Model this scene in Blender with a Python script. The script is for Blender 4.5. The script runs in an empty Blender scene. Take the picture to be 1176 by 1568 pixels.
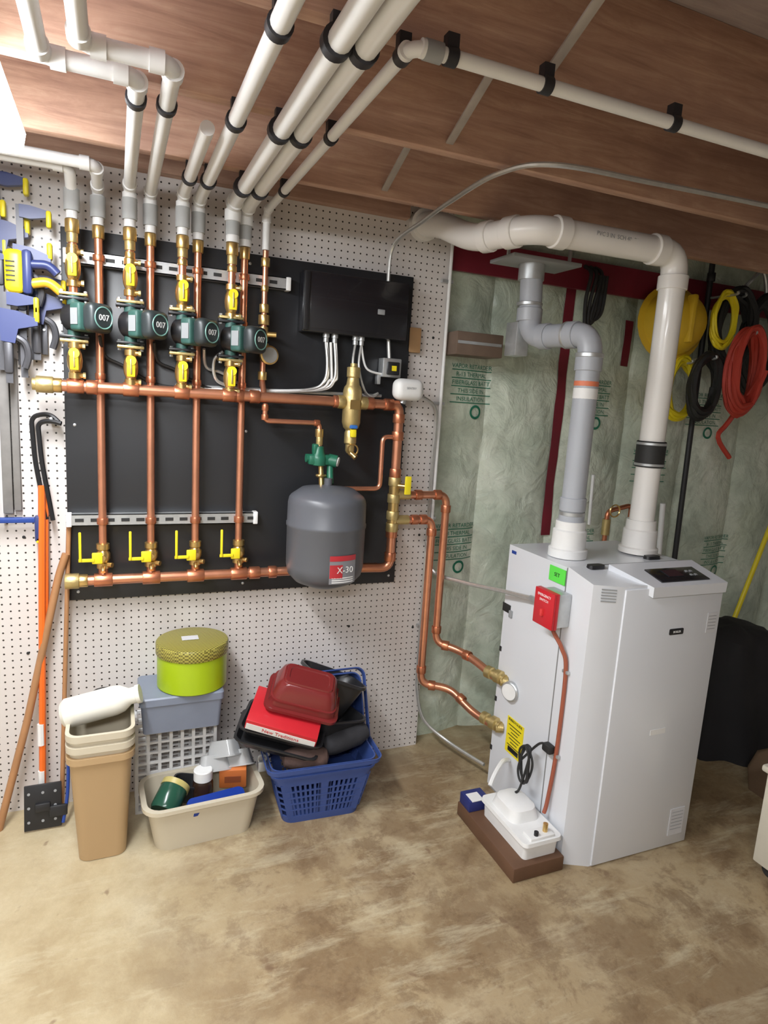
import bpy, bmesh, math, random
from mathutils import Vector, Matrix, Euler, noise
random.seed(4)
V=Vector
pi=math.pi
# ------------------------------------------------------------------ materials
MATS={}
def M(name,col,rough=.5,metal=0.0,var=.08,scale=18,bump=.0,bscale=60,coat=0,trans=0,emis=0,alpha=1,spec=.5):
    if name in MATS: return MATS[name]
    m=bpy.data.materials.new(name); m.use_nodes=True
    nt=m.node_tree; b=nt.nodes['Principled BSDF']
    N=nt.nodes; L=nt.links
    tc=N.new('ShaderNodeTexCoord'); nz=N.new('ShaderNodeTexNoise')
    nz.inputs['Scale'].default_value=scale; nz.inputs['Detail'].default_value=4
    L.new(tc.outputs['Object'],nz.inputs['Vector'])
    mx=N.new('ShaderNodeMix'); mx.data_type='RGBA'
    c=V(col[:3])
    lo=[max(0,k*(1-var)) for k in c]+[1]; hi=[min(1,k*(1+var)) for k in c]+[1]
    mx.inputs['A'].default_value=lo; mx.inputs['B'].default_value=hi
    L.new(nz.outputs['Fac'],mx.inputs['Factor']); L.new(mx.outputs['Result'],b.inputs['Base Color'])
    b.inputs['Roughness'].default_value=rough; b.inputs['Metallic'].default_value=metal
    b.inputs['Coat Weight'].default_value=coat; b.inputs['Transmission Weight'].default_value=trans
    b.inputs['Alpha'].default_value=alpha
    b.inputs['Specular IOR Level'].default_value=spec
    if emis:
        b.inputs['Emission Color'].default_value=list(c)+[1]; b.inputs['Emission Strength'].default_value=emis
    if bump:
        n2=N.new('ShaderNodeTexNoise'); n2.inputs['Scale'].default_value=bscale; n2.inputs['Detail'].default_value=3
        L.new(tc.outputs['Object'],n2.inputs['Vector'])
        bp=N.new('ShaderNodeBump'); bp.inputs['Strength'].default_value=bump; bp.inputs['Distance'].default_value=.01
        L.new(n2.outputs['Fac'],bp.inputs['Height']); L.new(bp.outputs['Normal'],b.inputs['Normal'])
    MATS[name]=m; return m
COP=M('copper',(.74,.33,.20),.32,.85,.25,14)
COPD=M('copper_fitting',(.62,.24,.13),.34,.85,.25,20)
BRA=M('brass',(.72,.50,.20),.28,.9,.15,30)
BRAD=M('brass_cast',(.58,.45,.20),.42,.8,.15,40,.15)
YEL=M('yellow_handle',(.85,.70,.02),.4,0,.06)
BLK=M('black_plastic',(.015,.015,.017),.4)
BLKG=M('black_gloss',(.012,.012,.015),.22,0,.1,10,0,60,.3)
GRN=M('pump_green',(.035,.10,.085),.5,0,.2,30,.1)
GRN2=M('valve_green',(.015,.13,.075),.4)
GRY=M('gray_plastic',(.30,.31,.32),.45)
GRL=M('galvanized',(.55,.57,.58),.38,.7,.2,35)
SIL=M('flex_steel',(.62,.62,.60),.35,.7,.15,60)
WHT=M('white_plastic',(.80,.80,.79),.4)
PVC=M('white_pvc',(.86,.84,.81),.25,0,.04,5,0,60,.2)
PIPEW=M('ceiling_pipe_white',(.78,.78,.78),.4,0,.10,6)
CPVC=M('gray_vent',(.40,.42,.46),.35,0,.06,8)
WOOD=M('wood_bare',(.42,.25,.12),.6,0,.25,12)
RED=M('red_plastic',(.55,.02,.03),.35)
REDT=M('red_tape',(.20,.015,.03),.5,0,.3,9)
ORG=M('orange_paint',(.85,.16,.02),.4)
BLU=M('blue_plastic',(.02,.06,.30),.4)
TNK=M('tank_gray',(.10,.105,.12),.38,0,.08,6)
BOI=M('boiler_white',(.70,.72,.76),.28,0,.02,4,0,60,.35)
ORGL=M('rope_red',(.5,.05,.03),.6)
INK=M('green_ink',(.02,.19,.11),.6)
DRK=M('dark_rubber',(.02,.02,.02),.6)
# ------------------------------------------------------------------ geometry helpers
def frame(axis):
    a=V(axis).normalized(); q=V((0,0,1)).rotation_difference(a); return q.to_matrix().to_4x4()
class G:
    all=[]
    def __init__(s,name,origin=True):
        s.name=name; s.v=[]; s.f=[]; s.m=[]; s.mats=[]; s.origin=origin; G.all.append(s)
    def add(s,geo,mat,mx=None):
        vs,fs=geo; o=len(s.v)
        for p in vs:
            p=V(p); 
            if mx is not None: p=mx@p
            s.v.append(p)
        if mat not in s.mats: s.mats.append(mat)
        k=s.mats.index(mat)
        for f in fs: s.f.append([i+o for i in f]); s.m.append(k)
        return s
    def done(s):
        me=bpy.data.meshes.new(s.name)
        lo=V((min(p.x for p in s.v),min(p.y for p in s.v),min(p.z for p in s.v)))
        hi=V((max(p.x for p in s.v),max(p.y for p in s.v),max(p.z for p in s.v)))
        c=V(((lo.x+hi.x)/2,(lo.y+hi.y)/2,lo.z)) if s.origin else V((0,0,0))
        me.from_pydata([p-c for p in s.v],[],s.f)
        for m in s.mats: me.materials.append(m)
        me.polygons.foreach_set('material_index',s.m)
        me.polygons.foreach_set('use_smooth',[True]*len(s.f))
        me.update()
        bm=bmesh.new(); bm.from_mesh(me); bmesh.ops.recalc_face_normals(bm,faces=bm.faces)
        bm.to_mesh(me); bm.free()
        try: me.set_sharp_from_angle(angle=math.radians(38))
        except Exception: pass
        ob=bpy.data.objects.new(s.name,me); ob.location=c
        bpy.context.collection.objects.link(ob); return ob
def box(c,size,bev=0,seg=2):
    bm=bmesh.new(); bmesh.ops.create_cube(bm,size=1)
    for v in bm.verts: v.co=V((v.co.x*size[0],v.co.y*size[1],v.co.z*size[2]))
    if bev>0: bmesh.ops.bevel(bm,geom=list(bm.edges),offset=bev,segments=seg,affect='EDGES',profile=.5)
    bm.verts.index_update()
    r=([v.co+V(c) for v in bm.verts],[[v.index for v in f.verts] for f in bm.faces]); bm.free(); return r
def bx(x0,x1,y0,y1,z0,z1,bev=0): return box(((x0+x1)/2,(y0+y1)/2,(z0+z1)/2),(x1-x0,y1-y0,z1-z0),bev)
def lathe(prof,org=(0,0,0),axis=(0,0,1),seg=24,caps=True):
    R=frame(axis); vs=[];fs=[]
    for r,z in prof:
        for i in range(seg):
            a=2*pi*i/seg; vs.append(V(org)+R@V((r*math.cos(a),r*math.sin(a),z)))
    n=len(prof)
    for j in range(n-1):
        for i in range(seg):
            k=(i+1)%seg; fs.append([j*seg+i,j*seg+k,(j+1)*seg+k,(j+1)*seg+i])
    if caps:
        if prof[0][0]>1e-5: fs.append(list(range(seg))[::-1])
        if prof[-1][0]>1e-5: fs.append([(n-1)*seg+i for i in range(seg)])
    return vs,fs
def cyl(p0,p1,r,r2=None,seg=20):
    p0=V(p0);p1=V(p1); return lathe([(r,0),(r if r2 is None else r2,(p1-p0).length)],p0,p1-p0,seg)
def fillet(pts,rad,n=6):
    pts=[V(p) for p in pts]; out=[pts[0]]
    for i in range(1,len(pts)-1):
        a,b,c=pts[i-1],pts[i],pts[i+1]
        d=min(rad,(a-b).length*.49,(c-b).length*.49)
        p=b+(a-b).normalized()*d; q=b+(c-b).normalized()*d
        for k in range(n+1):
            t=k/n; out.append(p*(1-t)**2+b*2*t*(1-t)+q*t*t)
    out.append(pts[-1]); return out
def catmull(pts,n=8,closed=False):
    P=[V(p) for p in pts]; out=[]
    m=len(P)
    rng=range(m) if closed else range(m-1)
    for i in rng:
        if closed: a,b,c,d=P[(i-1)%m],P[i],P[(i+1)%m],P[(i+2)%m]
        else: a,b,c,d=P[max(i-1,0)],P[i],P[i+1],P[min(i+2,m-1)]
        for k in range(n):
            t=k/n
            out.append(.5*((2*b)+(c-a)*t+(2*a-5*b+4*c-d)*t*t+(3*b-a-3*c+d)*t**3))
    if not closed: out.append(P[-1])
    return out
def sweep(pts,r,seg=12):
    P=[V(p) for p in pts]; Q=[P[0]]
    for p in P[1:]:
        if (p-Q[-1]).length>1e-5: Q.append(p)
    P=Q; n=len(P); T=[]
    for i in range(n):
        T.append((P[min(i+1,n-1)]-P[max(i-1,0)]).normalized())
    u=T[0].orthogonal().normalized(); vs=[];fs=[]
    for i in range(n):
        if i: u=(T[i-1].rotation_difference(T[i])@u); u=(u-T[i]*u.dot(T[i])).normalized()
        w=T[i].cross(u)
        rr=r[i] if isinstance(r,(list,tuple)) else r
        for k in range(seg):
            a=2*pi*k/seg; vs.append(P[i]+(u*math.cos(a)+w*math.sin(a))*rr)
    for i in range(n-1):
        for k in range(seg):
            l=(k+1)%seg; fs.append([i*seg+k,i*seg+l,(i+1)*seg+l,(i+1)*seg+k])
    fs.append(list(range(seg))[::-1]); fs.append([(n-1)*seg+k for k in range(seg)])
    return vs,fs
def pipe(pts,r,rad=.03,seg=14): return sweep(fillet(pts,rad),r,seg)
def hose(pts,r,seg=8,n=8): return sweep(catmull(pts,n),r,seg)
def prism(poly,z0,z1):
    n=len(poly); vs=[V((p[0],p[1],z0)) for p in poly]+[V((p[0],p[1],z1)) for p in poly]
    fs=[list(range(n))[::-1],[n+i for i in range(n)]]+[[i,(i+1)%n,n+(i+1)%n,n+i] for i in range(n)]
    return vs,fs
def rr(w,d,rad,n=5):
    pts=[]
    for cx,cy,a0 in ((w/2-rad,d/2-rad,0),(-w/2+rad,d/2-rad,90),(-w/2+rad,-d/2+rad,180),(w/2-rad,-d/2+rad,270)):
        for k in range(n+1):
            a=math.radians(a0+90*k/n); pts.append((cx+rad*math.cos(a),cy+rad*math.sin(a)))
    return pts
def loft(rings,cap0=True,cap1=False):
    vs=[];fs=[]; n=None
    for z,w,d,rad in rings:
        p=rr(w,d,rad); n=len(p); vs+= [V((a,b,z)) for a,b in p]
    for j in range(len(rings)-1):
        for i in range(n):
            k=(i+1)%n; fs.append([j*n+i,j*n+k,(j+1)*n+k,(j+1)*n+i])
    if cap0: fs.append(list(range(n))[::-1])
    if cap1: fs.append([(len(rings)-1)*n+i for i in range(n)])
    return vs,fs
def bin_geo(h,w0,d0,w1,d1,rad=.03,rim=.012,rimh=.02,th=.004):
    return loft([(0,w0,d0,rad),(h-rimh,w1-.004,d1-.004,rad),(h-rimh,w1+2*rim,d1+2*rim,rad+rim),(h,w1+2*rim,d1+2*rim,rad+rim),(h,w1-2*th,d1-2*th,rad),(th*2,w0-2*th,d0-2*th,rad)],True,True)
def torus(c,R,r,axis=(0,0,1),seg=32,s2=10,sx=1,sy=1):
    F=frame(axis); pts=[V(c)+F@V((R*sx*math.cos(2*pi*i/seg),R*sy*math.sin(2*pi*i/seg),0)) for i in range(seg)]
    vs=[];fs=[]
    for i in range(seg):
        t=(pts[(i+1)%seg]-pts[i-1]).normalized(); nrm=(F@V((0,0,1))).normalized(); u=t.cross(nrm)
        for k in range(s2):
            a=2*pi*k/s2; vs.append(pts[i]+u*math.cos(a)*r+nrm*math.sin(a)*r)
    for i in range(seg):
        for k in range(s2):
            j=(i+1)%seg;l=(k+1)%s2; fs.append([i*s2+k,i*s2+l,j*s2+l,j*s2+k])
    return vs,fs
def text(s,size,mx,extr=.0004,align='CENTER'):
    c=bpy.data.curves.new('tmp','FONT'); c.body=s; c.size=size; c.extrude=extr; c.align_x=align; c.align_y='CENTER'; c.resolution_u=2
    o=bpy.data.objects.new('tmp',c); bpy.context.collection.objects.link(o)
    dg=bpy.context.evaluated_depsgraph_get(); me=bpy.data.meshes.new_from_object(o.evaluated_get(dg))
    r=([mx@v.co for v in me.vertices],[list(p.vertices) for p in me.polygons])
    bpy.data.objects.remove(o); bpy.data.curves.remove(c); bpy.data.meshes.remove(me); return r
def T(x,y,z): return Matrix.Translation((x,y,z))
def RX(a): return Matrix.Rotation(math.radians(a),4,'X')
def RY(a): return Matrix.Rotation(math.radians(a),4,'Y')
def RZ(a): return Matrix.Rotation(math.radians(a),4,'Z')
FRONT=RX(90)            # text facing -y
LEFT=RZ(-90)@RX(90)     # text facing -x
# ------------------------------------------------------------------ surface materials
def nodes(name):
    m=bpy.data.materials.new(name); m.use_nodes=True; return m,m.node_tree.nodes,m.node_tree.links,m.node_tree.nodes['Principled BSDF']
def ramp(N,stops):
    r=N.new('ShaderNodeValToRGB'); e=r.color_ramp.elements
    while len(e)<len(stops): e.new(.5)
    for i,(p,c) in enumerate(stops): e[i].position=p; e[i].color=(c[0],c[1],c[2],1)
    return r
def nzn(N,L,tc,scale,detail=5,rough=.55,dist=0,vec=None):
    n=N.new('ShaderNodeTexNoise'); n.inputs['Scale'].default_value=scale; n.inputs['Detail'].default_value=detail
    n.inputs['Roughness'].default_value=rough; n.inputs['Distortion'].default_value=dist
    L.new(vec if vec is not None else tc.outputs['Object'],n.inputs['Vector']); return n
def mth(N,L,op,a,b=None,clamp=False):
    n=N.new('ShaderNodeMath'); n.operation=op; n.use_clamp=clamp
    for i,x in enumerate((a,b)):
        if x is None: continue
        if isinstance(x,(int,float)): n.inputs[i].default_value=x
        else: L.new(x,n.inputs[i])
    return n.outputs[0]
def mixc(N,L,f,a,b):
    n=N.new('ShaderNodeMix'); n.data_type='RGBA'
    for k,x in (('Factor',f),('A',a),('B',b)):
        if isinstance(x,(int,float)): n.inputs[k].default_value=x
        elif isinstance(x,tuple): n.inputs[k].default_value=(x[0],x[1],x[2],1)
        else: L.new(x,n.inputs[k])
    return n.outputs['Result']
def sr(N,L,n,a,b):
    s=ramp(N,[(a,(0,0,0)),(b,(1,1,1))]); L.new(n.outputs['Fac'],s.inputs[0]); return s.outputs[0]
def mat_floor():
    m,N,L,b=nodes('concrete_floor'); tc=N.new('ShaderNodeTexCoord')
    n1=nzn(N,L,tc,1.5,9,.7,.1); r1=ramp(N,[(.36,(.38,.29,.16)),(.5,(.51,.42,.26)),(.62,(.62,.54,.37))]); L.new(n1.outputs['Fac'],r1.inputs[0])
    def zone(cx,cy,R):
        mp=N.new('ShaderNodeVectorMath'); mp.operation='DISTANCE'; L.new(tc.outputs['Object'],mp.inputs[0]); mp.inputs[1].default_value=(cx,cy,0)
        return mth(N,L,'SUBTRACT',1.0,mth(N,L,'DIVIDE',mp.outputs['Value'],R),True)
    z=mth(N,L,'ADD',zone(.95,-.80,1.05),mth(N,L,'MULTIPLY',zone(1.9,-1.3,1.6),.9),True)
    z=mth(N,L,'MULTIPLY',z,2.0,True)
    c=mixc(N,L,mth(N,L,'MULTIPLY',z,.58),r1.outputs[0],(.27,.175,.085))
    n2=nzn(N,L,tc,2.4,12,.72,.25); c=mixc(N,L,mth(N,L,'MULTIPLY',mth(N,L,'MULTIPLY',sr(N,L,n2,.46,.56),z),.65),c,(.16,.09,.04))
    n5=nzn(N,L,tc,6.5,10,.75,.3); c=mixc(N,L,mth(N,L,'MULTIPLY',mth(N,L,'MULTIPLY',sr(N,L,n5,.50,.58),z),.55),c,(.13,.07,.032))
    mp=N.new('ShaderNodeMapping'); mp.inputs['Rotation'].default_value=(0,0,.6); mp.inputs['Scale'].default_value=(1,4,1); L.new(tc.outputs['Object'],mp.inputs[0])
    n6=nzn(N,L,tc,2.4,10,.75,.3,mp.outputs[0]); c=mixc(N,L,mth(N,L,'MULTIPLY',sr(N,L,n6,.52,.64),.45),c,(.62,.55,.38))
    n3=nzn(N,L,tc,45,5,.7); c=mixc(N,L,mth(N,L,'MULTIPLY',sr(N,L,n3,.35,.7),.25),c,(.36,.29,.18))
    n4=nzn(N,L,tc,11,3,.5,.2); c=mixc(N,L,mth(N,L,'MULTIPLY',sr(N,L,n4,.68,.72),.6),c,(.15,.08,.045))
    n8=nzn(N,L,tc,5,8,.7,.2); c=mixc(N,L,mth(N,L,'MULTIPLY',sr(N,L,n8,.56,.66),.3),c,(.28,.20,.12))
    L.new(c,b.inputs['Base Color']); b.inputs['Roughness'].default_value=.5
    bp=N.new('ShaderNodeBump'); bp.inputs['Strength'].default_value=.25; bp.inputs['Distance'].default_value=.006; L.new(n3.outputs['Fac'],bp.inputs['Height']); L.new(bp.outputs['Normal'],b.inputs['Normal'])
    return m
def mat_peg():
    m,N,L,b=nodes('pegboard_white'); tc=N.new('ShaderNodeTexCoord'); sp=N.new('ShaderNodeSeparateXYZ'); L.new(tc.outputs['Object'],sp.inputs[0])
    S=1/.0265
    fx=mth(N,L,'SUBTRACT',mth(N,L,'FRACT',mth(N,L,'MULTIPLY',mth(N,L,'ADD',sp.outputs['X'],5.0),S)),.5)
    fz=mth(N,L,'SUBTRACT',mth(N,L,'FRACT',mth(N,L,'MULTIPLY',sp.outputs['Z'],S)),.5)
    d=mth(N,L,'SQRT',mth(N,L,'ADD',mth(N,L,'MULTIPLY',fx,fx),mth(N,L,'MULTIPLY',fz,fz)))
    h=mth(N,L,'LESS_THAN',d,.125)
    n=nzn(N,L,tc,1.7,5); c=mixc(N,L,n.outputs['Fac'],(.62,.575,.55),(.74,.705,.68))
    c=mixc(N,L,h,c,(.035,.028,.022)); L.new(c,b.inputs['Base Color']); b.inputs['Roughness'].default_value=.42
    return m
def mat_plastic():
    m,N,L,b=nodes('vapor_barrier_plastic'); tc=N.new('ShaderNodeTexCoord')
    n=nzn(N,L,tc,2.2,8,.62,.15); r=ramp(N,[(.32,(.40,.47,.38)),(.47,(.60,.68,.56)),(.60,(.76,.82,.70)),(.72,(.86,.89,.80))]); L.new(n.outputs['Fac'],r.inputs[0])
    n7=nzn(N,L,tc,14,8,.72,.2); c=mixc(N,L,mth(N,L,'MULTIPLY',sr(N,L,n7,.50,.66),.38),r.outputs[0],(.33,.38,.31))
    L.new(c,b.inputs['Base Color']); b.inputs['Roughness'].default_value=.20
    n2=nzn(N,L,tc,8,5,.55,.9); bp=N.new('ShaderNodeBump'); bp.inputs['Strength'].default_value=.55; bp.inputs['Distance'].default_value=.035
    L.new(n2.outputs['Fac'],bp.inputs['Height']); L.new(bp.outputs['Normal'],b.inputs['Normal']); return m
def mat_joist(name,a,bb,cc):
    m,N,L,b=nodes(name); tc=N.new('ShaderNodeTexCoord'); mp=N.new('ShaderNodeMapping'); mp.inputs['Scale'].default_value=(1.2,14,14); L.new(tc.outputs['Object'],mp.inputs[0])
    n=nzn(N,L,tc,2.2,9,.7,.8,mp.outputs[0]); r=ramp(N,[(.3,a),(.5,bb),(.7,cc)]); L.new(n.outputs['Fac'],r.inputs[0])
    n2=nzn(N,L,tc,1.3,7,.65)
    c=mixc(N,L,mth(N,L,'MULTIPLY',sr(N,L,n2,.40,.60),.5),r.outputs[0],(a[0]*.8,a[1]*.75,a[2]*.85))
    v=N.new('ShaderNodeTexVoronoi'); v.inputs['Scale'].default_value=3.1; L.new(tc.outputs['Object'],v.inputs['Vector'])
    k=mth(N,L,'LESS_THAN',v.outputs['Distance'],.05); c=mixc(N,L,mth(N,L,'MULTIPLY',k,.75),c,(a[0]*.35,a[1]*.3,a[2]*.3))
    L.new(c,b.inputs['Base Color']); b.inputs['Roughness'].default_value=.62
    bp=N.new('ShaderNodeBump'); bp.inputs['Strength'].default_value=.3; bp.inputs['Distance'].default_value=.005; L.new(n.outputs['Fac'],bp.inputs['Height']); L.new(bp.outputs['Normal'],b.inputs['Normal'])
    return m
FLOOR=mat_floor(); PEG=mat_peg(); PLA=mat_plastic()
JOI=mat_joist('joist_wood',(.34,.19,.135),(.52,.32,.225),(.68,.46,.33))
SUB=mat_joist('subfloor_plywood',(.32,.26,.25),(.45,.38,.37),(.55,.47,.45))
PLAIN=M('plain_wall_paint',(.50,.48,.46),.7,0,.1,2)
# ------------------------------------------------------------------ room shell
XL,XR,YB=-1.9,3.9,-5.2
g=G('floor',False); g.add(bx(XL,XR,YB,.25,-.1,0),FLOOR)
g=G('ceiling',False); g.add(bx(XL,XR,YB,.25,2.50,2.56),SUB)
g=G('wall_back',False); g.add(bx(XL,1.30,0,.12,0,2.50),PEG)
for z in (.62,1.05,1.9):
    for x in (-.30,.35,.93,1.24):
        g.add(lathe([(.006,0),(.005,.003),(0,.004)],(x,0,z-.03*(x>1)),(0,-1,0),8),DRK)
g=G('wall_left',False); g.add(bx(XL-.1,XL,YB,.25,0,2.50),PLAIN)
g=G('wall_right',False); g.add(bx(XR,XR+.1,YB,.25,0,2.50),PLAIN)
g=G('wall_front',False); g.add(bx(XL,XR,YB-.1,YB,0,2.50),PLAIN)
def sheet_y(x,z):
    b_=abs(math.sin(pi*(x-2.0)/.42))**.6
    return .115-.040*b_-.014*noise.noise(V((x*3.1,z*2.3,1)))-.007*noise.noise(V((x*9+z*5,z*6,4)))-.003*noise.noise(V((x*22-z*9,z*14,7)))
g=G('wall_back_insulated',False)
nx,nz_=220,170; vs=[];fs=[]
for j in range(nz_+1):
    for i in range(nx+1):
        x=1.30+(XR-1.30)*i/nx; z=2.5*j/nz_
        vs.append((x,sheet_y(x,z),z))
for j in range(nz_):
    for i in range(nx):
        a=j*(nx+1)+i; fs.append([a,a+1,a+nx+2,a+nx+1])
g.add((vs,fs),PLA); g.add(bx(1.30,XR,.16,.25,0,2.5),PLAIN)
def onsheet(geo,off=.003): return ([V((p[0],sheet_y(p[0],p[2])-off,p[2])) for p in geo[0]],geo[1])
def strip(x0,x1,z0,z1,n=24):
    vs=[];fs=[]
    hor=(x1-x0)>(z1-z0)
    for i in range(n+1):
        t=i/n
        if hor: vs+=[(x0+(x1-x0)*t,0,z0),(x0+(x1-x0)*t,0,z1)]
        else: vs+=[(x0,0,z0+(z1-z0)*t),(x1,0,z0+(z1-z0)*t)]
    for i in range(n): fs.append([2*i,2*i+1,2*i+3,2*i+2])
    return vs,fs
g.add(bx(1.30,XR,.03,.05,2.16,2.29),REDT)
g.add(onsheet(strip(1.965,2.02,.98,2.17),.006),REDT)
g.add(onsheet(strip(2.33,2.39,1.84,2.06),.006),REDT)
g.add(onsheet(strip(3.24,3.32,1.7,1.95),.006),REDT)
for (x,z) in ((1.49,1.70),(2.17,1.68),(2.95,1.66),(1.47,.97),(2.17,.93),(3.18,.87),(2.60,1.35)):
    for k,t in enumerate(('VAPOR RETARDER','R-13 THERMAL','FIBERGLASS BATT','THIS SIDE IN','INSULATION')):
        g.add(onsheet(text(t,.027,T(x,0,z+.07-k*.036)@FRONT,.0),.005),INK)
        g.add(onsheet(strip(x-.11,x+.11,z+.052-k*.036,z+.056-k*.036),.005),INK)
    g.add(onsheet(torus((x+.03,0,z-.13),.026,.006,(0,1,0),20,5),.005),INK)
ys=[.02,-.34,-.80,-1.24,-1.68,-2.12,-2.56,-3.0,-3.44,-3.88,-4.32,-4.76]
for y in ys[1:]:
    g=G('ceiling_joist'); g.add(bx(XL,XR,y-.02,y+.02,2.27,2.50,.003),JOI)
g=G('trim_top'); g.add(bx(XL,1.08,-.045,-.002,2.31,2.5),JOI)
BRG=M('bridging',(.40,.36,.33),.6,.2,.3,20)
for i in range(1,len(ys)-2):
    ya,yb=ys[i]-.02,ys[i+1]+.02
    for x in (.82,2.9):
        g=G('joist_bridging')
        for s_,(p,q) in enumerate((((x-.015,yb,2.29),(x-.015,ya,2.48)),((x+.02,yb,2.48),(x+.02,ya,2.29)))):
            p=V(p);q=V(q);L_=(q-p).length; mid=(p+q)/2; an=math.degrees(math.atan2(q.z-p.z,q.y-p.y))
            g.add(box((0,0,0),(.022,L_,.006),.001),BRG,T(*mid)@RX(an)); g.add(box((0,0,.005),(.004,L_,.010)),BRG,T(*mid)@RX(an))
# ------------------------------------------------------------------ lamp
EM=M('lamp_diffuser',(.95,.975,1),.4,0,.0,1,emis=34)
LX=-.265
g=G('shop_light_fixture')
g.add(bx(LX-.045,LX+.045,-1.62,-.50,2.215,2.24,.008),WHT)
g.add(loft([(0,.085,1.15,.04),(.015,.12,1.18,.055),(.04,.13,1.185,.06),(.055,.10,1.16,.045)],True,True),EM,T(LX,-1.06,2.16))
for y in (-.6,-1.4): g.add(bx(LX-.004,LX+.004,y-.003,y+.003,2.235,2.5),GRL)
g=G('shop_light_fixture')
g.add(bx(-1.4,0.1,-3.08,-2.97,2.215,2.24,.008),WHT); g.add(loft([(0,1.4,.10,.04),(.04,1.44,.14,.05),(.055,1.4,.10,.04)],True,True),EM,T(-.65,-3.02,2.16))
for x in (-1.2,-.1): g.add(bx(x,x+.006,-3.03,-3.02,2.235,2.5),GRL)
def area(name,loc,size,power,col=(1,.97,.92),rot=(0,0,0)):
    l=bpy.data.lights.new(name,'AREA'); l.shape='RECTANGLE'; l.size,l.size_y=size; l.energy=power; l.color=col
    o=bpy.data.objects.new(name,l); o.location=loc; o.rotation_euler=[math.radians(a) for a in rot]; bpy.context.collection.objects.link(o)
area('shop_light_lamp',(LX,-1.06,2.15),(.12,1.15),34,(.94,.97,1.0))
area('shop_light_lamp_rear',(-.65,-3.02,2.15),(1.4,.12),50,(.96,.98,1))
# ------------------------------------------------------------------ black panel
PAN=M('panel_black',(.018,.019,.022),.42,0,.25,2.5,.08,3)
g=G('black_mounting_board'); g.add(bx(-.16,1.12,-.03,-.002,.818,2.095,.003),PAN)
for x in (-.13,.46,1.09):
    for z in (.85,1.45,2.06): g.add(lathe([(.006,0),(.005,.003),(0,.004)],(x,-.03,z),(0,-1,0),8),GRL)
def strut(x0,x1,z):
    g=G('strut_channel'); y0,y1=-.066,-.031
    g.add(bx(x0,x1,y0,y0+.003,z-.021,z+.021),GRL); g.add(bx(x0,x1,y0,y1,z-.021,z-.018),GRL); g.add(bx(x0,x1,y0,y1,z+.018,z+.021),GRL)
    n=int((x1-x0)/.05)
    for i in range(n): 
        c=x0+.03+i*.05
        g.add(box((c,y0-.0005,z),(.028,.002,.012),.0),DRK)
    for x in (x0,x1): g.add(bx(x-.012,x+.006,y0-.003,y1,z-.024,z+.024,.003),WHT)
strut(-.14,.60,2.0); strut(-.15,.50,1.12)
# ------------------------------------------------------------------ copper manifold
xa=[-.12,.05,.215,.38]; xb=[-.045,.115,.27,.43]
YA=-.125; YBp=-.085
man=G('copper_pipe_manifold')
def coll(g,p,axis,r,l,mat=COPD): 
    a=V(axis).normalized(); p=V(p); g.add(lathe([(r*.96,0),(r,.002),(r,l-.002),(r*.96,l)],p-a*l/2,a,20),mat)
HR=.019
man.add(cyl((-.19,YA,1.582),(1.045,YA,1.582),HR),COP)
coll(man,(-.21,YA,1.582),(1,0,0),.027,.05,BRAD); coll(man,(-.175,YA,1.582),(1,0,0),.024,.03,BRA); coll(man,(-.236,YA,1.582),(1,0,0),.02,.02,BRAD)
for x in (-.07,.41,.47,.79,.92,1.0): coll(man,(x,YA,1.582),(1,0,0),HR+.005,.035)
for x in xa: coll(man,(x,YA,1.582),(1,0,0),HR+.005,.05); man.add(cyl((x,YA,1.58),(x,YA,1.62),.015),COPD)
man.add(cyl((-.12,-.105,.912),(1.0,-.105,.912),HR-.001),COP)
coll(man,(-.145,-.105,.912),(1,0,0),.027,.045,BRAD); coll(man,(-.11,-.105,.912),(1,0,0),.023,.03,BRA)
for x in xb: coll(man,(x,-.105,.912),(1,0,0),HR+.005,.06); man.add(cyl((x,-.105,.912),(x,-.095,.95),.016),COPD)
coll(man,(.49,-.105,.912),(1,0,0),HR+.005,.04); coll(man,(.56,-.105,.912),(1,0,0),HR+.005,.03)
man.add(pipe([(.98,YA,1.582),(1.05,YA,1.582),(1.05,YA,.912),(.9,-.105,.912)],HR,.04),COP)
for z in (1.53,1.46,1.31,1.06,.96): coll(man,(1.05,YA,z),(0,0,1),HR+.005,.035)
coll(man,(1.005,YA,1.582),(1,0,0),HR+.005,.03)
for i,x in enumerate(xb):
    man.add(cyl((x,YBp,2.10),(x,YBp,1.035),.0135),COP)
    man.add(cyl((x,YBp,1.035),(x,-.100,.92),.0135),COP)
    coll(man,(x,YBp,1.83),(0,0,1),.0165,.03); coll(man,(x,YBp,1.62),(0,0,1),.0165,.02); coll(man,(x,YBp,2.0),(0,0,1),.019,.02,COPD); coll(man,(x,YBp,1.12),(0,0,1),.019,.022,COPD)
    coll(man,(x,YBp,2.08),(0,0,1),.019,.04,BRA)
for i,x in enumerate(xa):
    man.add(cyl((x,YA,2.10),(x,YA,1.85),.0125),COP); man.add(cyl((x,YA,1.72),(x,YA,1.60),.0125),COP)
    coll(man,(x,YA,2.08),(0,0,1),.021,.04,BRA); coll(man,(x,YA,2.045),(0,0,1),.017,.03,BRAD)
    coll(man,(x,YA,2.015),(0,0,1),.0165,.02,BRA)
fx=.505
man.add(cyl((fx,YBp,2.10),(fx,YBp,1.62),.0105),COP)
man.add(cyl((fx,YBp,1.64),(fx,YA,1.59),.0105),COP)
for z,r,l in ((2.06,.016,.03),(1.97,.014,.02),(1.90,.018,.03),(1.86,.021,.035),(1.81,.017,.05),(1.765,.021,.025),(1.66,.017,.03)): coll(man,(fx,YBp,z),(0,0,1),r,l,BRA)
man.add(cyl((fx,YBp,1.81),(fx+.045,YBp-.01,1.81),.010),BRA)
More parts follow.
